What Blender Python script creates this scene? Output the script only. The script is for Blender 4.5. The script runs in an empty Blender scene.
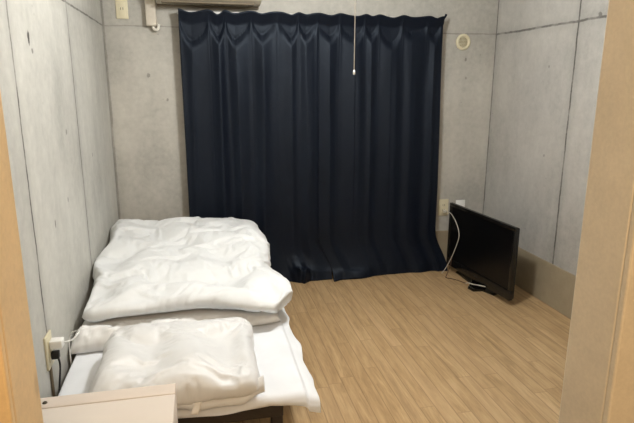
import bpy, bmesh, math, random
from mathutils import Vector, Matrix, noise
random.seed(7)
S = bpy.context.scene
COL = S.collection
PI = math.pi

# ---------------------------------------------------------------- room sizes (metres)
XL, XR, YB = -0.598, 2.347, 4.078       # left wall, right wall, back wall
YF0, YF1 = 0.62, 0.707                  # the door wall, hall side and room side
CEIL = 2.46
OPL, OPR, OPH = -0.222, 0.580, 2.02     # door opening

# ---------------------------------------------------------------- helpers
def link(o, parent=None):
    COL.objects.link(o)
    if parent: o.parent = parent
    return o

def obj(name, bm, mat, parent=None, smooth=True):
    me = bpy.data.meshes.new(name)
    bm.normal_update()
    bm.to_mesh(me); bm.free()
    for p in me.polygons: p.use_smooth = smooth
    if mat: me.materials.append(mat)
    return link(bpy.data.objects.new(name, me), parent)

def tag(o, label, cat, group=None):
    o['label'] = label; o['category'] = cat
    if group: o['group'] = group
    return o

def thing(name, label, cat, loc=(0, 0, 0), rz=0, group=None):
    o = bpy.data.objects.new(name, None)
    o.empty_display_size = .05
    o.location = loc; o.rotation_euler = (0, 0, rz)
    link(o)
    return tag(o, label, cat, group)

def struct(name, bm, mat, smooth=False):
    o = obj(name, bm, mat, None, smooth)
    o['kind'] = 'structure'
    return o

def box(bm, x0, x1, y0, y1, z0, z1, bev=0, seg=2):
    r = bmesh.ops.create_cube(bm, size=1)
    vs = r['verts']
    for v in vs:
        v.co = Vector((x0 + (v.co.x + .5) * (x1 - x0), y0 + (v.co.y + .5) * (y1 - y0), z0 + (v.co.z + .5) * (z1 - z0)))
    if bev:
        es = list({e for v in vs for e in v.link_edges})
        bmesh.ops.bevel(bm, geom=es, offset=bev, segments=seg, affect='EDGES', profile=.5)
    return bm

def bx(*a, **k): return box(bmesh.new(), *a, **k)

def tube(bm, pts, r, n=8, sub=6, cap=True):
    """a tube through points, smoothed with Catmull-Rom"""
    P = [Vector(p) for p in pts]
    if sub > 1 and len(P) > 2:
        Q = []
        E_ = [P[0] * 2 - P[1]] + P + [P[-1] * 2 - P[-2]]
        for i in range(1, len(E_) - 2):
            a, b, c, d = E_[i - 1:i + 3]
            for k in range(sub):
                t = k / sub
                Q.append(.5 * ((2 * b) + (c - a) * t + (2 * a - 5 * b + 4 * c - d) * t * t + (3 * b - a - 3 * c + d) * t ** 3))
        Q.append(P[-1]); P = Q
    rings = []
    up = Vector((0, 0, 1))
    for i, p in enumerate(P):
        d = (P[min(i + 1, len(P) - 1)] - P[max(i - 1, 0)]).normalized()
        s = d.cross(up)
        if s.length < .05: s = d.cross(Vector((1, 0, 0)))
        s.normalize(); u = s.cross(d)
        up = u if u.length > .1 else up
        rings.append([bm.verts.new(p + (s * math.cos(2 * PI * k / n) + u * math.sin(2 * PI * k / n)) * r) for k in range(n)])
    for a, b in zip(rings, rings[1:]):
        for k in range(n): bm.faces.new((a[k], a[(k + 1) % n], b[(k + 1) % n], b[k]))
    if cap:
        bm.faces.new(rings[0][::-1]); bm.faces.new(rings[-1])
    return bm

def lathe(bm, prof, M=Matrix(), n=40):
    """profile of (radius, height) spun about z, then moved by M"""
    rings = []
    for r, z in prof:
        if r < 1e-6: rings.append([bm.verts.new(M @ Vector((0, 0, z)))])
        else: rings.append([bm.verts.new(M @ Vector((r * math.cos(2 * PI * k / n), r * math.sin(2 * PI * k / n), z))) for k in range(n)])
    for a, b in zip(rings, rings[1:]):
        for k in range(n):
            k2 = (k + 1) % n
            if len(a) == 1 and len(b) > 1: bm.faces.new((a[0], b[k2], b[k]))
            elif len(b) == 1 and len(a) > 1: bm.faces.new((a[k], a[k2], b[0]))
            elif len(a) > 1: bm.faces.new((a[k], a[k2], b[k2], b[k]))
    return bm

def prism(bm, poly, z0, z1, M=Matrix(), bev=0):
    n = len(poly)
    lo = [bm.verts.new(M @ Vector((x, y, z0))) for x, y in poly]
    hi = [bm.verts.new(M @ Vector((x, y, z1))) for x, y in poly]
    bm.faces.new(lo[::-1]); top = bm.faces.new(hi)
    for k in range(n): bm.faces.new((lo[k], lo[(k + 1) % n], hi[(k + 1) % n], hi[k]))
    if bev: bmesh.ops.bevel(bm, geom=list(top.edges), offset=bev, segments=2, affect='EDGES')
    return bm

def ss(a, b, x):
    if a == b: return 1.0 if x >= a else 0.0
    t = min(1, max(0, (x - a) / (b - a)))
    return t * t * (3 - 2 * t)

def fb(x, y, z=0, o=3):
    return noise.fractal(Vector((x, y, z)), 1.0, 2.0, o)

def ridge(x, y, z=0):
    """thin crease lines, 0..1"""
    return max(0, 1 - abs(noise.noise(Vector((x, y, z)))) * 5) ** 2

# ---------------------------------------------------------------- materials
class N:
    """small node-tree writer"""
    def __init__(s, name):
        s.m = bpy.data.materials.new(name); s.m.use_nodes = True
        s.t = s.m.node_tree; s.b = s.t.nodes['Principled BSDF']
        s.pos = s.t.nodes.new('ShaderNodeNewGeometry').outputs['Position']
        s.sep = s.t.nodes.new('ShaderNodeSeparateXYZ'); s.t.links.new(s.pos, s.sep.inputs[0])
    def put(s, sock, v):
        if hasattr(v, 'is_output'): s.t.links.new(v, sock)
        elif v is not None: sock.default_value = v
    def math(s, op, a, b=None, c=None, clamp=False):
        n = s.t.nodes.new('ShaderNodeMath'); n.operation = op; n.use_clamp = clamp
        for i, v in enumerate((a, b, c)):
            if v is not None: s.put(n.inputs[i], v)
        return n.outputs[0]
    def mapr(s, v, a, b, c=0, d=1, smooth=True):
        n = s.t.nodes.new('ShaderNodeMapRange'); n.interpolation_type = 'SMOOTHSTEP' if smooth else 'LINEAR'
        for i, x in enumerate((v, a, b, c, d)): s.put(n.inputs[i], x)
        return n.outputs[0]
    def vec(s, x, y, z):
        n = s.t.nodes.new('ShaderNodeCombineXYZ')
        for i, v in enumerate((x, y, z)): s.put(n.inputs[i], v)
        return n.outputs[0]
    def scaled(s, sx, sy, sz, src=None):
        n = s.t.nodes.new('ShaderNodeVectorMath'); n.operation = 'MULTIPLY'
        s.put(n.inputs[0], src or s.pos); n.inputs[1].default_value = (sx, sy, sz)
        return n.outputs[0]
    def noise(s, scale, detail=4, rough=.55, src=None, dist=0):
        n = s.t.nodes.new('ShaderNodeTexNoise')
        s.put(n.inputs['Vector'], src or s.pos)
        n.inputs['Scale'].default_value = scale; n.inputs['Detail'].default_value = detail
        n.inputs['Roughness'].default_value = rough; n.inputs['Distortion'].default_value = dist
        return n.outputs['Fac']
    def white(s, v):
        n = s.t.nodes.new('ShaderNodeTexWhiteNoise'); n.noise_dimensions = '3D'
        s.put(n.inputs['Vector'], v); return n.outputs['Value']
    def ramp(s, f, stops):
        n = s.t.nodes.new('ShaderNodeValToRGB'); e = n.color_ramp.elements
        while len(e) < len(stops): e.new(.5)
        for k, (p, c) in enumerate(stops):
            e[k].position = p; e[k].color = (*c, 1)
        s.put(n.inputs[0], f); return n.outputs[0]
    def mix(s, f, a, b, mode='MIX'):
        n = s.t.nodes.new('ShaderNodeMix'); n.data_type = 'RGBA'; n.blend_type = mode
        s.put(n.inputs[0], f)
        s.put(n.inputs[6], (*a, 1) if isinstance(a, tuple) else a)
        s.put(n.inputs[7], (*b, 1) if isinstance(b, tuple) else b)
        return n.outputs[2]
    def bump(s, h, strength, dist=.01):
        n = s.t.nodes.new('ShaderNodeBump'); n.inputs['Strength'].default_value = strength
        n.inputs['Distance'].default_value = dist
        s.put(n.inputs['Height'], h); s.t.links.new(n.outputs[0], s.b.inputs['Normal'])
    def done(s, color, rough=.5, spec=None, metal=None):
        s.put(s.b.inputs['Base Color'], (*color, 1) if isinstance(color, tuple) else color)
        s.put(s.b.inputs['Roughness'], rough)
        if spec is not None: s.b.inputs['Specular IOR Level'].default_value = spec
        if metal is not None: s.b.inputs['Metallic'].default_value = metal
        return s.m

def plain(name, c, rough=.5, spec=.5, var=.06, scale=40, bump=0):
    n = N(name)
    f = n.noise(scale, 3)
    k = 1 - var
    col = n.ramp(f, [(.3, tuple(v * k for v in c)), (.7, tuple(min(1, v * (1 + var)) for v in c))])
    if bump: n.bump(f, bump, .002)
    return n.done(col, rough, spec)

def concrete(name, c, joints, spots=(), seed=0):
    """joints: (axis, coordinate, half width, strength); spots: (point, radius z, strength)"""
    n = N(name)
    off = n.t.nodes.new('ShaderNodeVectorMath'); off.inputs[1].default_value = (seed * 7.3, seed * 3.1, seed * 5.7)
    n.put(off.inputs[0], n.pos)
    src = off.outputs[0]
    big = n.noise(1.1, 4, .6, src)
    streak = n.noise(2.2, 5, .6, n.scaled(2.2, 2.2, .7, src))
    fine = n.noise(26, 5, .7, src)
    f = n.math('ADD', n.math('MULTIPLY', big, .45), n.math('ADD', n.math('MULTIPLY', streak, .28), n.math('MULTIPLY', fine, .27)))
    dk = tuple(v * .74 for v in c); lt = tuple(v * 1.2 for v in c)
    col = n.ramp(f, [(.37, dk), (.5, c), (.62, lt)])
    # air holes
    vo = n.t.nodes.new('ShaderNodeTexVoronoi'); vo.inputs['Scale'].default_value = 13; n.put(vo.inputs['Vector'], src)
    gate = n.mapr(n.noise(3, 2, .5, src), .5, .62)
    pit = n.math('MULTIPLY', n.mapr(vo.outputs['Distance'], .035, .09, 1, 0), gate)
    col = n.mix(n.math('MULTIPLY', pit, .45), col, tuple(v * .35 for v in c))
    wob = n.math('MULTIPLY', n.math('SUBTRACT', n.noise(5, 5, .7, src), .5), .022)
    brk = n.noise(9, 4, .7, src)
    total = None
    for ax, v, w, st in joints:
        d = n.math('ABSOLUTE', n.math('SUBTRACT', n.math('ADD', n.sep.outputs[ax], wob), v))
        ln = n.math('MULTIPLY', n.mapr(d, w * .4, w, 1, 0), n.mapr(brk, .3, .6, st * .55, st))
        halo = n.mapr(d, 0, .07, .16 * st, 0)
        ln = n.math('MAXIMUM', ln, halo)
        total = ln if total is None else n.math('MAXIMUM', total, ln)
    for (p, rh, rv, st) in spots:
        v = n.t.nodes.new('ShaderNodeVectorMath'); v.operation = 'SUBTRACT'
        n.put(v.inputs[0], n.pos); v.inputs[1].default_value = p
        v2 = n.scaled(1 / rh, 1 / rh, 1 / rv, v.outputs[0])
        l = n.t.nodes.new('ShaderNodeVectorMath'); l.operation = 'LENGTH'; n.put(l.inputs[0], v2)
        sp = n.mapr(n.math('ADD', l.outputs['Value'], n.math('MULTIPLY', n.math('SUBTRACT', fine, .5), 1.6)), .6, 1.1, st, 0)
        total = sp if total is None else n.math('MAXIMUM', total, sp)
    if total is not None: col = n.mix(total, col, (.055, .05, .042))
    h = n.math('SUBTRACT', n.math('MULTIPLY', f, .5), n.math('MULTIPLY', total, .35) if total is not None else 0)
    n.bump(h, .35, .01)
    return n.done(col, n.mapr(fine, .3, .7, .62, .82), .3)

def wood_floor():
    n = N('oak_floorboards')
    X, Y = n.sep.outputs[0], n.sep.outputs[1]
    W_, L_ = .0757, .91
    u = n.math('DIVIDE', n.math('ADD', X, .013), W_)
    row = n.math('FLOOR', u); fu = n.math('FRACT', u)
    sh = n.white(n.vec(row, 3.7, 1.1))
    v = n.math('ADD', n.math('DIVIDE', Y, L_), n.math('MULTIPLY', sh, 7.3))
    idy = n.math('FLOOR', v); fv = n.math('FRACT', v)
    rnd = n.white(n.vec(row, idy, .5))
    rnd2 = n.white(n.vec(row, idy, 8.5))
    src = n.vec(n.math('ADD', X, n.math('MULTIPLY', rnd2, 5)), n.math('MULTIPLY', n.math('ADD', Y, n.math('MULTIPLY', rnd, 9)), .09), rnd)
    g = n.noise(55, 5, .65, src, 1.2)
    g2 = n.noise(14, 4, .6, src, 2)
    f = n.math('ADD', n.math('MULTIPLY', g, .5), n.math('MULTIPLY', g2, .5))
    col = n.ramp(f, [(.36, (.31, .20, .095)), (.5, (.475, .325, .168)), (.64, (.61, .44, .245))])
    col = n.mix(n.mapr(rnd, 0, 1, .0, .36, False), col, (.38, .24, .115))
    col = n.mix(n.mapr(rnd2, .6, 1, 0, .25, False), col, (.60, .43, .25))
    eu = n.math('MINIMUM', fu, n.math('SUBTRACT', 1, fu)); ev = n.math('MINIMUM', fv, n.math('SUBTRACT', 1, fv))
    gr = n.math('MAXIMUM', n.mapr(eu, .012, .045, 1, 0), n.math('MULTIPLY', n.mapr(ev, .0008, .003, 1, 0), .8))
    col = n.mix(n.math('MULTIPLY', gr, .55), col, (.17, .095, .04))
    n.bump(n.math('SUBTRACT', n.math('MULTIPLY', f, .15), gr), .18, .002)
    return n.done(col, n.mapr(g, .3, .7, .36, .5), .45)

def cloth_mat(name, c, rough=.75, sheen=.25, weave=420, bump=.05, spec=.25, soft=None):
    n = N(name)
    w = n.noise(weave, 2)
    big = n.noise(7, 3)
    col = n.ramp(big, [(.3, tuple(v * .95 for v in c)), (.7, tuple(min(1, v * 1.03) for v in c))])
    if soft:
        n.bump(n.math('ADD', n.noise(soft[0], 4, .6, None, 1.5), n.math('MULTIPLY', w, .05)), soft[1], soft[2])
    else:
        n.bump(w, bump, .001)
    n.done(col, rough, spec)
    n.b.inputs['Sheen Weight'].default_value = sheen
    n.b.inputs['Sheen Roughness'].default_value = .45
    return n.m

def mottled(name, c, blot):
    n = N(name)
    f = n.noise(14, 5, .65); fine = n.noise(160, 3, .6)
    col = n.ramp(n.math('ADD', n.math('MULTIPLY', f, .6), n.math('MULTIPLY', fine, .4)), [(.35, tuple(v * .9 for v in c)), (.65, tuple(v * 1.06 for v in c))])
    vo = n.t.nodes.new('ShaderNodeTexVoronoi'); vo.inputs['Scale'].default_value = 12
    n.put(vo.inputs['Vector'], n.scaled(1, 1, .55))
    gate = n.mapr(n.white(vo.outputs['Color']), .62, .7)
    b = n.math('MULTIPLY', n.mapr(vo.outputs['Distance'], .05, .16, 1, 0), gate)
    col = n.mix(n.math('MULTIPLY', b, .45), col, blot)
    return n.done(col, .5, .35)

def emis(name, c, st):
    n = N(name)
    n.b.inputs['Emission Color'].default_value = (*c, 1); n.b.inputs['Emission Strength'].default_value = st
    f = n.noise(3, 1)
    return n.done(n.ramp(f, [(0, c), (1, c)]), .5)

M = {}
M['wall_left'] = concrete('concrete_left', (.50, .492, .45),
    [(1, 2.069, .010, .85), (1, 2.985, .009, .8), (1, 4.068, .014, .5), (2, 1.886, .008, .75)],
    [((XL, 2.28, 1.665), .016, .030, .95), ((XL, 2.31, 1.62), .012, .012, .6), ((XL, 2.72, 1.28), .012, .016, .5),
     ((XL, 2.36, .93), .010, .022, .6), ((XL, 2.62, .98), .01, .012, .5), ((XL, 3.3, 1.1), .01, .014, .5)], 1)
M['wall_back'] = concrete('concrete_back', (.47, .455, .41),
    [(2, 1.886, .007, .4), (0, 1.85, .004, .15), (0, XL + .006, .012, .5)],
    [((-.32, YB, 1.56), .013, .016, .5), ((-.20, YB, 1.39), .011, .013, .45), ((2.10, YB, 1.69), .011, .016, .5), ((2.11, YB, 1.55), .009, .012, .35)], 2)
M['wall_right'] = concrete('concrete_right', (.46, .445, .41),
    [(1, 3.105, .010, .85), (1, YB - .004, .016, .7), (2, 1.886, .011, .75)],
    [((XR, 3.36, 1.62), .012, .014, .4), ((XR, 3.32, 1.02), .011, .013, .35), ((XR, 2.92, 1.9), .02, .02, .6)], 3)
M['plaster'] = plain('white_wallpaper', (.62, .58, .52), .8, .2, .04, 60)
M['ceiling'] = plain('white_ceiling', (.68, .67, .64), .85, .2, .03, 30)
M['floor'] = wood_floor()
M['skirt'] = mottled('brown_skirting_board', (.36, .30, .205), (.30, .22, .15))
M['jamb'] = mottled('tan_door_frame', (.77, .69, .55), (.44, .36, .25))
M['jamb_left'] = mottled('hall_lit_tan_door_frame', (.86, .64, .36), (.46, .32, .17))  # same tan frame, with the hall's warm light put into its colour
M['curtain'] = None
M['duvet'] = cloth_mat('white_duvet_cotton', (.745, .765, .775), .7, .2, 500, .05, .3, (26, .10, .004))
M['quilt'] = cloth_mat('ivory_quilt_cotton', (.83, .835, .83), .6, .2, 500, .05, .35, (30, .12, .004))
M['pillow'] = cloth_mat('ivory_satin_pillowcase', (.735, .745, .75), .40, .15, 500, .05, .4, (18, .07, .003))
M['sheet'] = cloth_mat('white_bed_sheet', (.80, .825, .86), .75, .15, 500, .05, .25, (22, .08, .003))
M['pad'] = cloth_mat('grey_white_mattress', (.62, .60, .56), .8, .1)
M['darkmetal'] = plain('dark_brown_painted_steel', (.030, .022, .017), .45, .4, .1)
M['slat'] = plain('dark_slat_wood', (.05, .034, .022), .6, .3, .15, 20)
M['tvblack'] = plain('black_glossy_plastic', (.008, .0075, .007), .22, .5, .1)
M['tvmatte'] = plain('black_matte_plastic', (.012, .011, .010), .5, .4, .1)
M['screen'] = plain('black_tv_panel', (.003, .003, .0035), .3, .25, .05)
M['cream'] = plain('cream_plastic', (.72, .66, .47), .4, .5, .03)
M['white'] = plain('white_plastic', (.86, .86, .83), .4, .5, .03)
M['acbody'] = plain('aged_white_plastic', (.52, .47, .37), .5, .4, .04)
M['acdark'] = plain('grey_brown_louver', (.20, .165, .115), .6, .3, .05)
M['duct'] = plain('ivory_duct_plastic', (.60, .55, .46), .5, .4, .04)
M['hose'] = plain('white_drain_hose', (.74, .71, .63), .5, .4, .03)
M['black'] = plain('black_rubber', (.014, .013, .013), .5, .4, .1)
M['cordwhite'] = plain('white_cord', (.62, .58, .50), .5, .4, .03)
M['cordbrown'] = plain('brown_cord', (.10, .05, .03), .5, .4, .05)
M['fridge'] = plain('beige_white_enamel', (.74, .66, .58), .35, .5, .02, 8)
M['fridgetrim'] = plain('beige_white_trim', (.70, .61, .53), .45, .45, .02, 8)
M['gridmetal'] = plain('brass_mesh', (.20, .165, .09), .5, .5, .15, 90)
M['dark'] = plain('dark_recess', (.05, .04, .025), .7, .2, .1)
M['rail'] = plain('white_steel_rail', (.82, .81, .78), .35, .5, .02)
M['tag'] = plain('white_cloth_tag', (.82, .80, .76), .7, .2, .03)
M['shade'] = emis('lit_lamp_shade', (1, .95, .86), 2.0)

def curtain_mat():
    n = N('navy_satin_curtain')
    w = n.noise(600, 2)
    h = n.sep.outputs[2]
    big = n.noise(4, 3)
    col = n.ramp(big, [(.3, (.0024, .0040, .0090)), (.7, (.0031, .0050, .0112))])
    n.bump(w, .04, .0006)
    n.done(col, .50, .25)
    n.b.inputs['Specular Tint'].default_value = (.72, .85, 1, 1)
    n.b.inputs['Sheen Weight'].default_value = .012
    n.b.inputs['Sheen Roughness'].default_value = .4
    n.b.inputs['Sheen Tint'].default_value = (.55, .62, .75, 1)
    return n.m
M['curtain'] = curtain_mat()

# ---------------------------------------------------------------- the room
struct('floor', bx(XL - .1, XR + .1, -1.6, YB + .1, -.06, 0), M['floor'])
struct('ceiling', bx(XL - .1, XR + .1, YF0, YB + .1, CEIL, CEIL + .08), M['ceiling'])
struct('wall_left', bx(XL - .12, XL, YF0, YB + .12, 0, CEIL), M['wall_left'])
struct('wall_right', bx(XR, XR + .12, YF0, YB + .12, 0, CEIL), M['wall_right'])
struct('wall_back', bx(XL, XR, YB, YB + .12, 0, CEIL), M['wall_back'])
b = bx(XL, OPL - .03, YF0, YF1, 0, CEIL)
box(b, OPR + .03, XR, YF0, YF1, 0, CEIL); box(b, OPL - .03, OPR + .03, YF0, YF1, OPH + .03, CEIL)
struct('wall_front', b, M['plaster'])
def jamb(name, x0, x1, zt=OPH + .03):
    b = bx(x0, x1, YF0 - .004, YF1 + .003, 0, zt, bev=.003)
    xc0, xc1 = (x0 - .05, x1) if x0 < 0 else (x0, x1 + .05)
    box(b, xc0, xc1, YF0 - .016, YF0 - .0035, 0, zt, bev=.003)       # casing on the hall face
    struct(name, b, M['jamb_left' if x0 < 0 else 'jamb'])
jamb('trim_1', OPL - .03, OPL); jamb('trim_2', OPR, OPR + .03)
struct('trim_3', bx(OPL - .08, OPR + .08, YF0 - .016, YF1 + .003, OPH + .03, OPH + .06, bev=.003), M['jamb'])
struct('baseboard_right', bx(XR - .012, XR, YF1, YB, 0, .298, bev=.002), M['skirt'])
struct('baseboard_back', bx(XL, XR - .012, YB - .012, YB, 0, .296, bev=.002), M['skirt'])

# ---------------------------------------------------------------- curtains and rail
r = thing('curtain_rail', 'white steel curtain rail under the air conditioner, behind the curtain tops', 'curtain rail', (0, YB - .075, 1.964))
b = bx(-.10, 1.86, -.012, .012, 0, .022, bev=.003)
obj('rail', b, M['rail'], r)
for x in (-.06, .45, .95, 1.40, 1.82):
    obj('bracket', box(bx(x - .012, x + .012, -.006, .0755, .020, .026), x - .014, x + .014, .0715, .0755, -.02, .030), M['rail'], r)

def curtain(name, x0, x1, xb0, xb1, npl, seed, label, yoff, flat, bunch):
    """x0..x1 at the header, xb0..xb1 at the floor, npl pleat spacings"""
    NX, NZ = 300, 170
    top, pool = 1.992, .10
    Lz = top + pool
    bm = bmesh.new(); G = []
    rnd = random.Random(seed)
    ph = [rnd.uniform(-.16, .16) for _ in range(npl + 3)]
    am = [rnd.uniform(.7, 1.3) for _ in range(npl + 3)]
    for j in range(NZ + 1):
        tj = j / NZ
        s = Lz * (tj ** 1.0)                        # length down the cloth
        row = []
        for i in range(NX + 1):
            u = i / NX
            q = u * npl + .14 * math.sin(u * 11 + seed) + .10 * math.sin(u * 23 + seed * 2)
            q = min(npl, max(0, q))
            k = int(round(q)); d = q - k            # distance from the nearest hook, -.5 .. .5
            e = abs(d) * 2                          # 0 at the hook, 1 half way
            A = am[k]
            down = ss(.05, .55, s); low = ss(.9, 1.9, s)
            # header: leans forward at the top and sags a little between the hooks
            kk = min(npl - 1, int(q)); amid = am[kk + 1]
            sag = .015 * amid * (2.0 if (x0 < 0 and kk == 1) else 1) * (1 - math.cos(PI * e)) * .5
            vline = .060 + .090 * amid ** 1.6 * (1 - (1 - e) ** 1.7) + .020 * noise.noise(Vector((u * npl * 1.4, 3, seed)))   # the V fold under the header
            t_ = s / vline
            head = (.036 * (1 - min(1, s / .075)) - .006 * e) if t_ < 1 else 0
            rise_ = s - vline
            bulge = (ss(-.01, .075, rise_) * .020 * e ** .6 - .006 * e * (1 - ss(0, .05, rise_)) * ss(-.03, 0, rise_)) * (1 - .6 * down)
            crimp = .007 * math.exp(-(e / .16) ** 2) * ss(.02, .08, s) * (1 - .7 * down)
            # long folds
            w = q + ph[k % len(ph)] * down * .5 + .35 * down * noise.noise(Vector((u * npl * .45, s * .30, seed)))
            f1 = math.cos(2 * PI * (w - .5))
            aw = .5 + .9 * max(0, noise.noise(Vector((u * npl * .7, s * .4, seed + 21))) + .35)
            f2 = math.sin(2 * PI * w * .5 + seed)
            f3 = noise.noise(Vector((w * 2.6, s * .5, seed + 40)))
            edge = ss(0, .06, u) * ss(0, .06, 1 - u)
            fold = down * ((f1 * .0085 * aw + f2 * .006 + f3 * .006) * (1 - flat * low)) * (.25 + .75 * edge)
            fine = .005 * down * fb(u * npl * .9, s * 1.2, seed + 4, 3)
            y = head + bulge + crimp + fold + fine
            uu = u + .010 * down * math.sin(2 * PI * w) / npl * 3
            bl = ss(1.62, 2.05, s); bm_ = ss(.1, 1.4, s)
            x = (x0 + (x1 - x0) * uu) * (1 - bl) + (xb0 + (xb1 - xb0) * uu) * bl
            x += (uu * .022) * bm_ * (1 - bl) * (1 if x1 > 1.2 else .3)
            z = top - s - sag * (1 - ss(.05, .5, s))
            y = -y
            # the cloth is longer than the drop: its foot pushes forward and lies in soft heaps on the floor
            if s > 1.70:
                t = (s - 1.70) / (Lz - 1.70)
                wv = noise.noise(Vector((u * npl * .5, .5, seed + 9)))
                wv2 = noise.noise(Vector((u * npl * 1.1, 2.5, seed + 3)))
                y -= .055 * t ** 1.6 + .045 * (wv + .2) * t ** 2
                z = .292 * (1 - t)
                z += math.exp(-((t - .84 - .06 * wv2) / .10) ** 2) * (.006 + .022 * max(0, wv + .1))
                y -= .022 * wv2 * ss(.7, 1, t)
                if bunch:
                    g_ = math.exp(-((u - bunch) / .075) ** 2)
                    k_ = noise.noise(Vector((u * 34, s * 9, seed + 60)))
                    y -= g_ * ss(.25, .9, t) * (.055 + .030 * k_)
                    z += g_ * ss(.55, .85, t) * (1 - ss(.85, 1, t)) * (.05 + .03 * k_)
                else: y -= .035 * math.exp(-(u / .045) ** 2) * ss(.8, 1, t)
                z = max(z, .004 + .003 * (wv2 + 1) * (1 - ss(.93, 1, t)))
                x += .010 * noise.noise(Vector((u * npl * 1.3, s * 6, seed + 17))) * t
            row.append(bm.verts.new((x, y + yoff, z)))
        G.append(row)
    for j in range(NZ):
        for i in range(NX):
            bm.faces.new((G[j][i], G[j + 1][i], G[j + 1][i + 1], G[j][i + 1]))
    o = obj(name, bm, M['curtain'])
    sm = o.modifiers.new('thickness', 'SOLIDIFY'); sm.thickness = .0018; sm.offset = 0
    tag(o, label, 'curtain')
    return o
CY = YB - .105
cl = curtain('curtain', -.092, .893, -.10, .985, 6, 3, 'left navy blackout curtain, hanging down behind the bed', CY, .3, .78)
cr = curtain('curtain', .880, 1.833, .985, 1.950, 6, 8, 'right navy blackout curtain, hanging beside the television', CY - .016, .65, 0)
b = tube(bmesh.new(), [(1.80, CY + .018, 1.945), (1.832, CY, 1.965), (1.852, CY - .01, 1.995), (1.858, CY - .012, 2.012)], .008, 8)
o = obj('corner_tab', b, M['curtain'], cr)

# ---------------------------------------------------------------- air conditioner and things round it
a = thing('air_conditioner', 'aged white wall air conditioner above the curtains, mostly cut by the top edge', 'air conditioner', (.115, YB, 2.028))
prof = [(0, .0), (-.10, .002), (-.165, .006), (-.205, .022), (-.222, .06), (-.225, .20), (-.215, .25), (-.18, .275), (0, .28)]
b = bmesh.new()
rings = [[b.verts.new((x, y, z)) for y, z in prof] for x in (-.345, .348)]
for k in range(len(prof)):
    k2 = (k + 1) % len(prof)
    b.faces.new((rings[0][k], rings[0][k2], rings[1][k2], rings[1][k]))
b.faces.new(rings[0][::-1]); b.faces.new(rings[1])
bmesh.ops.recalc_face_normals(b, faces=b.faces)
obj('body', b, M['acbody'], a, False)
obj('louver', bx(-.31, .30, -.196, -.115, -.006, .004, bev=.002), M['acdark'], a)
obj('rear_lip', bx(-.345, .348, -.040, -.001, -.012, .001, bev=.003), M['acdark'], a)
b = bx(-.32, .31, -.2275, -.2235, .075, .24, bev=.003)
obj('front_grille', b, M['acbody'], a)

d = thing('pipe_cover', 'ivory plastic pipe cover on the back wall, left of the air conditioner', 'pipe cover', (-.275, YB, 1.895))
obj('duct', bx(-.035, .035, -.055, .002, -.010, .37, bev=.008, seg=3), M['duct'], d)
obj('collar', bx(-.039, .037, -.060, 0, .20, .235, bev=.006), M['duct'], d)
obj('hose', tube(bmesh.new(), [(.006, -.03, .02), (.012, -.032, -.022), (.026, -.034, -.034), (.042, -.034, -.026), (.048, -.034, .004)], .010, 10), M['hose'], d)

def outlet(name, label, cat, loc, rz, w=.088, hgt=.14, mat='cream', slots=2, group=None):
    """plate in the local x-z plane, facing -y; loc is its middle on the wall"""
    t = thing(name, label, cat, loc, rz, group)
    obj('plate', bx(-w / 2, w / 2, -.009, 0, -hgt / 2, hgt / 2, bev=.003), M[mat], t)
    obj('socket_insert', bx(-w * .27, w * .27, -.0115, -.008, -hgt * .33, hgt * .33, bev=.0015), M[mat], t)
    for k in range(slots):
        zc = (k - (slots - 1) / 2) * .042
        b = bx(-.009, -.006, -.0122, -.0112, zc - .008, zc + .008)
        box(b, .006, .009, -.0122, -.0112, zc - .008, zc + .008)
        obj('slots', b, M['dark'], t, False)
    return t
outlet('wall_outlet', 'cream outlet plate high on the back wall, left of the pipe cover', 'wall outlet', (-.464, YB, 1.995), 0, .078, .13, 'cream', 1)
outlet('wall_outlet', 'cream wall outlet right of the curtain, with a plug in it', 'wall outlet', (1.978, YB, .498), 0, .088, .14, 'cream', 2)
outlet('wall_outlet', 'white wall plate on the back wall, half hidden behind the television', 'wall outlet', (2.131, YB, .492), 0, .082, .126, 'white', 0)
outlet('wall_outlet', 'cream wall outlet beside the bed, with an adapter and black plug in it', 'wall outlet', (XL, 2.055, .510), PI / 2, .080, .135, 'cream', 2)

v = thing('wall_vent', 'round cream wall vent at the upper right of the back wall', 'vent', (2.067, YB, 1.824))
RX = Matrix.Rotation(PI / 2, 4, 'X')
obj('rim', lathe(bmesh.new(), [(.038, .004), (.041, .012), (.047, .017), (.055, .014), (.062, .006), (.062, 0), (.036, 0), (.038, .004)], RX), M['cream'], v)
b = lathe(bmesh.new(), [(0, .0035), (.039, .0035), (.039, .0005), (0, .0005)], RX)
obj('recess', b, M['gridmetal'], v)
b = bmesh.new()
for q in range(-3, 4):
    c = q * .0105; hl = math.sqrt(.039 ** 2 - c * c)
    box(b, c - .0012, c + .0012, -.010, -.007, -hl, hl)
    box(b, -hl, hl, -.0105, -.0075, c - .0012, c + .0012)
obj('grille', b, M['cream'], v, False)

# ---------------------------------------------------------------- ceiling lamp with the pull cord
LX, LY = .70, 2.34
l = thing('ceiling_lamp', 'white pull cord in front of the curtains, hanging from the ceiling lamp above the frame', 'ceiling lamp', (LX, LY, CEIL))
obj('ceiling_plate', lathe(bmesh.new(), [(0, 0), (.12, 0), (.12, -.03), (0, -.03)]), M['white'], l)
obj('lamp_shade', lathe(bmesh.new(), [(.12, -.02), (.24, -.03), (.25, -.05), (.235, -.085), (.16, -.105), (0, -.11)], n=48), M['shade'], l)
obj('pull_cord', tube(bmesh.new(), [(-.033, -.04, -.10), (-.033, -.04, -.5), (-.033, -.04, -.905)], .0018, 6, 1), M['white'], l)
obj('cord_knob', lathe(bmesh.new(), [(0, 0), (.0035, -.001), (.0052, -.010), (.005, -.018), (0, -.021)], Matrix.Translation((-.033, -.04, -.900)), 12), M['white'], l)

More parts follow.
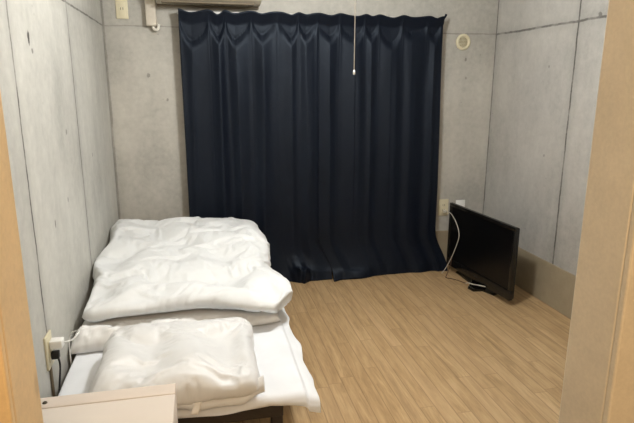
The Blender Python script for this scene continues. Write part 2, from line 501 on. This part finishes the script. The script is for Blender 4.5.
# ---------------------------------------------------------------- television
tvw, tvh = .830, .520
t = thing('television', 'black flat television standing on the floor by the right wall', 'television', (2.007, 3.521, 0), -(PI / 2 - .0876))
# local: x along the screen towards the camera, -y is the viewing side, z up
def ring(bm, w, hgt, bw, bb, y0, y1, z0):
    for (xa, xb_, za, zb) in ((-w / 2, w / 2, z0, z0 + bb), (-w / 2, w / 2, z0 + hgt - bw, z0 + hgt), (-w / 2, -w / 2 + bw, z0 + bb - .001, z0 + hgt - bw + .001), (w / 2 - bw, w / 2, z0 + bb - .001, z0 + hgt - bw + .001)):
        box(bm, xa, xb_, y0, y1, za, zb, bev=.003)
    return bm
obj('bezel', ring(bmesh.new(), tvw, tvh, .026, .070, -.006, .022, .05), M['tvblack'], t)
obj('screen', bx(-tvw / 2 + .022, tvw / 2 - .022, .001, .012, .116, .05 + tvh - .022), M['screen'], t, False)
b = bx(-tvw / 2 + .006, tvw / 2 - .006, .021, .038, .056, .05 + tvh - .006, bev=.006)
box(b, -.30, .30, .037, .088, .11, .46, bev=.012)
obj('back_housing', b, M['tvmatte'], t)
obj('neck', bx(-.07, .07, .016, .05, .012, .12, bev=.006), M['tvblack'], t)
obj('base', prism(bmesh.new(), [(-.32, .03), (-.05, .0), (.02, -.075), (.085, -.07), (.10, .0), (.20, .03), (.17, .10), (.10, .15), (-.2, .15), (-.3, .12)], 0, .018, bev=.006), M['tvblack'], t, False)
obj('power_light', bx(.33, .338, -.0072, -.0058, .075, .079), M['dark'], t, False)
obj('brand_strip', bx(-.03, .03, -.0068, -.0058, .082, .088), M['tvmatte'], t, False)

# cables round the television
c = thing('power_cable', 'white cable looping from the cream outlet in front of the television', 'cable', (1.97, YB, .46))
L = Vector((-1.97, -YB, -.46))
pts = [(1.985, YB - .030, .470), (1.972, 4.00, .472), (1.945, 3.92, .500), (1.945, 3.85, .492), (1.948, 3.76, .435), (1.948, 3.71, .352), (1.936, 3.744, .229), (1.922, 3.789, .124), (1.902, 3.825, .043), (1.880, 3.835, .006)]
obj('cord', tube(bmesh.new(), [Vector(p) + L for p in pts], .0028, 8), M['cordwhite'], c)
obj('plug', bx(.004, .028, -.040, -.0125, -.005, .020, bev=.004), M['cordwhite'], c)
b = tube(bmesh.new(), [(1.968, 3.85, .12), (1.955, 3.84, .06), (1.900, 3.785, .006), (1.876, 3.745, .004), (1.905, 3.71, .004), (1.926, 3.687, .004), (1.955, 3.63, .004), (1.968, 3.592, .005)], .0030, 8)
tag(obj('floor_cord', b, M['cordbrown']), 'thin brown cord lying on the floor in front of the television', 'cable')
b = tube(bmesh.new(), [(1.968, 3.588, .005), (1.962, 3.545, .026), (1.972, 3.49, .034), (1.985, 3.43, .048), (1.999, 3.36, .062)], .0042, 8)
tag(obj('signal_cable', b, M['cordwhite']), 'short white cable running under the bottom edge of the television', 'cable')

# ---------------------------------------------------------------- bed
BX0, BX1, BY0, BY1 = -.560, .375, 1.83, 3.80
MT = .345                                     # mattress top
f = thing('single_bed', 'low dark brown steel bed frame under the white mattress', 'bed', ((BX0 + BX1) / 2, (BY0 + BY1) / 2, 0))
L = -Vector(f.location)
def fo(name, *a, m='darkmetal', **k):
    b = bx(*a, **k); b.transform(Matrix.Translation(L)); return obj(name, b, M[m], f)
fx0, fx1, fy0, fy1 = BX0 + .03, .275, BY0 + .02, BY1 - .02
fo('end_rail', fx0, fx1, fy0, fy0 + .035, .238, .290, bev=.004); fo('end_rail', fx0, fx1, fy1 - .035, fy1, .238, .290, bev=.004)
fo('side_rail', fx0, fx0 + .035, fy0 + .034, fy1 - .034, .238, .290, bev=.004); fo('side_rail', fx1 - .035, fx1, fy0 + .034, fy1 - .034, .238, .290, bev=.004)
for x in (fx0 + .002, fx1 - .047):
    for y in (fy0 + .002, (fy0 + fy1) / 2, fy1 - .042):
        fo('leg', x, x + .045, y, y + .04, 0, .240, bev=.004)
for k in range(9):
    y = fy0 + .10 + k * (fy1 - fy0 - .2) / 8
    fo('slat', fx0 + .01, fx1 - .01, y - .035, y + .035, .277, .2905, m='slat')

b = bx(BX0, BX1 - .005, BY0, BY1, .292, MT - .006, bev=.025, seg=3)
MATT = obj('mattress', b, M['pad'])
tag(MATT, 'thin mattress in a smooth white sheet that hangs over its near end', 'mattress')

# sheet: lies on the mattress, hangs at the near end and a little on the right
def sheet():
    bm = bmesh.new(); NX, NY = 120, 200
    sx0, sx1 = BX0 - .004, BX1 + .060
    sy0, sy1 = BY0 - .016, BY1 - .02
    G = []
    for j in range(NY + 1):
        row = []
        for i in range(NX + 1):
            x = sx0 + (sx1 - sx0) * i / NX; y = sy0 + (sy1 - sy0) * j / NY
            nx_, ny_ = x, y
            z = MT + .003
            z += .0035 * fb(x * 4, y * 4, 1) + .004 * ridge(x * 2.2 + .3 * y, y * 1.6, 5)
            # near end
            dy = BY0 + .006 - y
            if dy > -.03:
                tt = dy + .03
                rr = .03
                ang = min(PI / 2, tt / rr)
                ny_ = BY0 - .024 + .03 + .006 - math.sin(ang) * rr - .004
                zz = (1 - math.cos(ang)) * rr
                ex = max(0, tt - rr * PI / 2)
                z -= zz + ex
                ny_ -= (.006 + .010 * math.sin(x * 17 + 1) + .010 * noise.noise(Vector((x * 9, 0, 3)))) * min(1, ex / .006) + ex * .15
                z -= .012 * ss(.29, .40, x) * min(1, ex / .004)
            # right side
            dx = x - (BX1 - .012)
            if dx > -.02:
                tt = dx + .02; rr = .022
                ang = min(PI / 2, tt / rr)
                nx_ = BX1 - .032 + math.sin(ang) * rr
                ex = max(0, tt - rr * PI / 2)
                z -= (1 - math.cos(ang)) * rr * .7 + ex * .22
                nx_ += ex * (.62 + .45 * noise.noise(Vector((y * 6, 2, 3)))) + .010 * ss(0, .02, ex) * (1 + noise.noise(Vector((y * 11, 4, 3))))
            row.append(bm.verts.new((nx_, ny_, z)))
        G.append(row)
    for j in range(NY):
        for i in range(NX): bm.faces.new((G[j][i], G[j][i + 1], G[j + 1][i + 1], G[j + 1][i]))
    o = obj('sheet', bm, M['sheet'], MATT)
    sm = o.modifiers.new('thickness', 'SOLIDIFY'); sm.thickness = .002; sm.offset = 1
sheet()

# ---- soft things: a closed rounded slab whose surface is then wrinkled by a short cloth run
def slab(fn_top, fn_bot, outline, NU=90, NV=90):
    """closed sheet-like body: (u,v) in 0..1 -> outline(u,v) gives x,y; top/bottom give z"""
    bm = bmesh.new(); T = []; B = []
    for j in range(NV + 1):
        rt, rb = [], []
        for i in range(NU + 1):
            u, v = i / NU, j / NV
            edge = i in (0, NU) or j in (0, NV)
            x, y = outline(u, v)
            zt, zb = fn_top(u, v, x, y), fn_bot(u, v, x, y)
            if edge:
                q = bm.verts.new((x, y, (zt + zb) / 2)); rt.append(q); rb.append(q)
            else:
                rt.append(bm.verts.new((x, y, zt))); rb.append(bm.verts.new((x, y, zb)))
        T.append(rt); B.append(rb)
    for j in range(NV):
        for i in range(NU):
            bm.faces.new((T[j][i], T[j][i + 1], T[j + 1][i + 1], T[j + 1][i]))
            bm.faces.new((B[j][i], B[j + 1][i], B[j + 1][i + 1], B[j][i + 1]))
    return bm

def relax(o, frames=14, grow=.03, pin=.5, pressure=0, tension=12, bend=.15, grav=.3):
    """let the cloth grow a little inside its outline so that it creases, then keep the result"""
    me = o.data
    vg = o.vertex_groups.new(name='hold')
    for v in me.vertices:
        w_ = pin(v.co) if callable(pin) else pin
        vg.add([v.index], w_, 'REPLACE')
    m = o.modifiers.new('creases', 'CLOTH')
    st = m.settings
    st.quality = 6; st.mass = .15; st.air_damping = 4
    st.tension_stiffness = tension; st.compression_stiffness = tension; st.shear_stiffness = tension * .4; st.bending_stiffness = bend
    st.tension_damping = 8; st.compression_damping = 8; st.bending_damping = 1
    st.vertex_group_mass = 'hold'; st.pin_stiffness = 1.0
    st.shrink_min = -grow; st.shrink_max = -grow
    st.effector_weights.gravity = grav
    if pressure:
        st.use_pressure = True; st.uniform_pressure_force = pressure
    m.collision_settings.use_collision = False
    m.point_cache.frame_start = 1; m.point_cache.frame_end = frames + 1
    for fr in range(1, frames + 1): S.frame_set(fr)
    dg = bpy.context.evaluated_depsgraph_get()
    new = bpy.data.meshes.new_from_object(o.evaluated_get(dg))
    o.modifiers.clear(); o.data = new
    o.vertex_groups.clear()
    S.frame_set(1)
    return o

def prof_edge(t, w):
    """round-over from 0 at the edge to 1 inside"""
    t = min(1, max(0, t / w)); return math.sqrt(max(0, 1 - (1 - t) ** 2))

# folded quilt underneath
def q_near(u): return 2.305 + .13 * ss(.25, .7, u) + .012 * math.sin(u * 14) + .012 * noise.noise(Vector((u * 6, 1, 2)))
def q_out(u, v):
    x = -.590 + .945 * u + .02 * v
    near = q_near(u)
    return x, near + (3.70 - near) * v
def q_top(u, v, x, y):
    e = min(prof_edge(u, .07), prof_edge(1 - u, .05)) * prof_edge(v, .06) * prof_edge(1 - v, .05)
    hgt = .082 - .050 * ss(.35, .75, u)
    hgt = hgt + (.058 - .02 * ss(.5, 1, u) - hgt) * ss(2.40, 2.50, y)
    return MT + .0145 + hgt * e + .010 * fb(x * 5, y * 5, 4) * e * (1 - ss(2.3, 2.4, y))
def q_bot(u, v, x, y): return MT + .014
QUILT = obj('quilt', slab(q_top, q_bot, q_out, 90, 120), M['quilt'])
tag(QUILT, 'ivory folded quilt on the bed, pressed under the big duvet', 'quilt')

# big duvet on top
DZ = .438
def d_near(u): return 2.42 + .05 * ss(.1, .5, u) - .10 * ss(.5, .85, u) + .09 * max(0, (u - .93) / .07) ** 2 + .03 * max(0, (.06 - u) / .06) ** 2 + .012 * math.sin(u * 9 + .6)
def d_out(u, v):
    near = d_near(u)
    far = 3.84 - .02 * u + .020 * math.sin(u * 9 + 1)
    y = near + (far - near) * v
    xl = -.545 - .035 * ss(.15, .5, v) + .014 * math.sin(v * 12)
    xr = .415 - .045 * ss(.10, .30, v) + .015 * ss(.3, .6, v) + .010 * math.sin(v * 13)
    xr -= .05 * max(0, (.05 - v) / .05) ** 2 + .05 * max(0, (v - .95) / .05) ** 2
    return xl + (xr - xl) * u, y
def d_top(u, v, x, y):
    e = prof_edge(u, .06) * prof_edge(1 - u, .12) * prof_edge(v, .085) * prof_edge(1 - v, .08)
    crown = .112 + .062 * ss(.1, .75, v) + .010 * ss(.6, 1, v) * math.sin(u * 8 + 4) + .010 * math.sin(v * 9 + u * 3)
    lip = .012 * math.exp(-((v - .12) / .07) ** 2) * (.4 + ss(.4, 1, u))
    fold = -.010 * math.exp(-((v - .25 - .05 * u) / .04) ** 2)
    n_ = .010 * fb(x * 3.0, y * 3.0, 9) + .008 * ridge(x * 2 + y, y * 1.5 - x, 3) - .008 * ridge(x * 1.4 - y * .5, y * 2.2, 8)
    return DZ + .055 * (1 - e) + (crown + lip + fold + n_) * e
def d_bot(u, v, x, y):
    e = prof_edge(u, .05) * prof_edge(1 - u, .06) * prof_edge(v, .05) * prof_edge(1 - v, .06)
    return DZ + .055 - .057 * e
DUVET = obj('duvet', slab(d_top, d_bot, d_out, 120, 150), M['duvet'])
tag(DUVET, 'big puffy white duvet folded on the far half of the bed', 'duvet')

# pillow
PZ = MT + .062
def p_out(u, v):
    a = u * 2 - 1; c = v * 2 - 1
    pin = 1 - .02 * (1 - a * a); pin2 = 1 - .02 * (1 - c * c)
    # square with soft corners
    cor = 1 - .05 * (abs(a) ** 6) * (abs(c) ** 6)
    x = -.114 + .306 * a * pin2 * cor + .008 * c
    y = 2.035 + .268 * c * pin * cor + .015 * a
    return x, y
def p_top(u, v, x, y):
    e = (prof_edge(u, .16) * prof_edge(1 - u, .13) * prof_edge(v, .30) * prof_edge(1 - v, .22)) ** .8
    return PZ + .108 * e * (1 + .10 * math.sin(u * 4 + v * 2)) + .006 * fb(x * 6, y * 6, 2) * e
def p_bot(u, v, x, y):
    e = prof_edge(u, .15) * prof_edge(1 - u, .15) * prof_edge(v, .2) * prof_edge(1 - v, .2)
    return PZ - .047 * e
PILLOW = obj('pillow', slab(p_top, p_bot, p_out, 90, 80), M['pillow'])
tag(PILLOW, 'plump ivory pillow in a satiny case at the near end of the bed', 'pillow')

def hold(base, zfix, amp=.6, sc=5, seed=0):
    def w_(co):
        if co.z < zfix: return 1.0
        k = noise.noise(Vector((co.x * sc, co.y * sc, seed)))
        return max(.02, base * (1 + amp * 2 * k))
    return w_
relax(QUILT, 12, .075, lambda c: 1.0 if (c.z < MT + .018 or c.y > 2.47) else .10, bend=1.0)
relax(DUVET, 16, .06, hold(.13, DZ + .012, .6, 5, 3), bend=1.2)
HP = hold(.16, PZ - .03, .6, 7, 5)
relax(PILLOW, 12, .034, lambda c: HP(c) * (1 if c.z < PZ - .03 else .7 + .3 * ss(1.90, 2.06, c.y)), bend=.7)

# open end of the pillow case with its tag
def flap():
    bm = bmesh.new(); G = []
    for j in range(15):
        row = []
        for i in range(61):
            u, v = i / 60, j / 14
            x = -.150 + .350 * u
            lift = .030 * ss(.72, 1, u)
            zt = MT + .050 + .006 * math.sin(u * 7 + .5) + lift
            y = 1.800 + .040 * ss(.72, 1, u) - .022 * math.sin(v * PI * .75) + .006 * math.sin(u * 11 + 1) * v
            z = zt - (.042 + lift * .6) * v + .004 * math.sin(u * 16) * v
            row.append(bm.verts.new((x, y, max(z, MT + .009))))
        G.append(row)
    for j in range(14):
        for i in range(60): bm.faces.new((G[j][i], G[j + 1][i], G[j + 1][i + 1], G[j][i + 1]))
    o = obj('pillowcase_flap', bm, M['pillow'], PILLOW)
    sm = o.modifiers.new('thickness', 'SOLIDIFY'); sm.thickness = .003
    bm = bmesh.new()
    P = [Vector((-.055, 1.776, MT + .044)), Vector((-.030, 1.778, MT + .046)), Vector((-.046, 1.758, MT + .006)), Vector((-.074, 1.756, MT + .010))]
    vs = [bm.verts.new(p) for p in P]; bm.faces.new(vs)
    bmesh.ops.subdivide_edges(bm, edges=list(bm.edges), cuts=3, use_grid_fill=True)
    t = obj('care_tag', bm, M['tag'], PILLOW); t['label'] = 'small white care tag'
    sm = t.modifiers.new('thickness', 'SOLIDIFY'); sm.thickness = .0012
flap()

# ---------------------------------------------------------------- small fridge in front of the bed
g = thing('mini_fridge', 'beige white mini fridge at the bottom left, beside the near end of the bed', 'fridge', (-.347, 1.50, 0))
gx0, gx1, gy0, gy1, gz = -.232, .232, -.215, .232, .50
obj('body', bx(gx0, gx1, gy0, gy1 - .002, .02, gz - .018, bev=.006), M['fridge'], g)
obj('top_panel', bx(gx0 - .001, gx1 + .001, gy0 - .001, gy1 - .066, gz - .019, gz, bev=.005, seg=3), M['fridge'], g)
obj('rear_trim', bx(gx0 - .001, gx1 + .001, gy1 - .064, gy1, gz - .019, gz + .001, bev=.004, seg=3), M['fridgetrim'], g)
dr = obj('door', bx(gx0, gx1, gy0 - .045, gy0 - .004, .03, gz - .002, bev=.008, seg=3), M['fridge'], g)
obj('handle', bx(gx0 + .03, gx0 + .05, gy0 - .06, gy0 - .043, .28, .44, bev=.005), M['fridgetrim'], dr)
obj('screw', lathe(bmesh.new(), [(0, .004), (.006, .0035), (.008, .0), (0, 0)], Matrix.Translation((gx0 + .058, gy1 - .036, gz + .001)), 14), M['dark'], g)
for x in (gx0 + .04, gx1 - .04):
    for y in (gy0 + .04, gy1 - .04):
        obj('foot', lathe(bmesh.new(), [(0, .021), (.018, .021), (.02, 0), (0, 0)], Matrix.Translation((x, y, 0)), 14), M['black'], g)

# plug, adapter and cords at the bedside outlet
ad = thing('power_adapter', 'white block adapter plugged into the bedside outlet', 'adapter', (XL + .012, 2.055, .535))
obj('block', bx(0, .046, -.020, .020, -.015, .018, bev=.004), M['white'], ad)
obj('cord', tube(bmesh.new(), [(.042, .004, .0), (.070, .03, -.004), (.080, .10, -.010), (.060, .17, -.03), (.020, .20, -.07), (.012, .205, -.2)], .0028, 8), M['white'], ad)
pl = thing('fridge_cord', 'black power cord with a plug, dropping from the bedside outlet behind the fridge', 'cable', (XL + .012, 2.055, .49))
obj('plug', bx(0, .028, -.012, .012, -.016, .014, bev=.004), M['black'], pl)
obj('cord', tube(bmesh.new(), [(.022, 0, -.012), (.026, -.004, -.05), (.016, -.012, -.15), (.009, -.03, -.30), (.009, -.14, -.45), (.01, -.25, -.484)], .0038, 8), M['black'], pl)
b = tube(bmesh.new(), [(XL + .006, 2.045, .445), (XL + .006, 2.042, .30), (XL + .006, 2.035, .10), (XL + .006, 2.03, .005)], .0055, 8)
tag(obj('cable_duct', b, M['acdark']), 'thin grey brown cable running down the left wall under the outlet', 'cable')

# ---------------------------------------------------------------- light
def lamp(name, kind, loc, e, c, size=.1, rot=None, **k):
    d = bpy.data.lights.new(name, kind); d.energy = e; d.color = c
    if kind == 'POINT': d.shadow_soft_size = size
    if kind == 'AREA': d.size = size
    for a, b_ in k.items(): setattr(d, a, b_)
    o = bpy.data.objects.new(name, d); o.location = loc
    if rot: o.rotation_euler = rot
    COL.objects.link(o); return o
lamp('room_light', 'POINT', (LX, LY, CEIL - .24), 82, (1, 1, .985), .11)
lamp('hall_light', 'POINT', (.10, -.55, 2.1), 84, (1, .69, .38), .25)
w = bpy.data.worlds.new('World'); S.world = w; w.use_nodes = True
w.node_tree.nodes['Background'].inputs[0].default_value = (1, .85, .68, 1)
w.node_tree.nodes['Background'].inputs[1].default_value = .10

# ---------------------------------------------------------------- camera
f_px, yaw, pit, rol = 539.3068, .21639825, .23187137, .00232057
fw = Vector((math.sin(yaw) * math.cos(pit), math.cos(yaw) * math.cos(pit), -math.sin(pit)))
rt = Vector((math.cos(yaw), -math.sin(yaw), 0)); up = rt.cross(fw)
r2 = rt * math.cos(rol) + up * math.sin(rol); u2 = up * math.cos(rol) - rt * math.sin(rol)
cd = bpy.data.cameras.new('Camera'); cam = bpy.data.objects.new('Camera', cd); COL.objects.link(cam)
cam.matrix_world = Matrix(((r2.x, u2.x, -fw.x, 0), (r2.y, u2.y, -fw.y, 0), (r2.z, u2.z, -fw.z, 1.5), (0, 0, 0, 1)))
cd.sensor_width = 36; cd.lens = f_px / 634 * 36; cd.clip_start = .02
S.camera = cam
S.view_settings.view_transform = 'Standard'
S.view_settings.exposure = 0
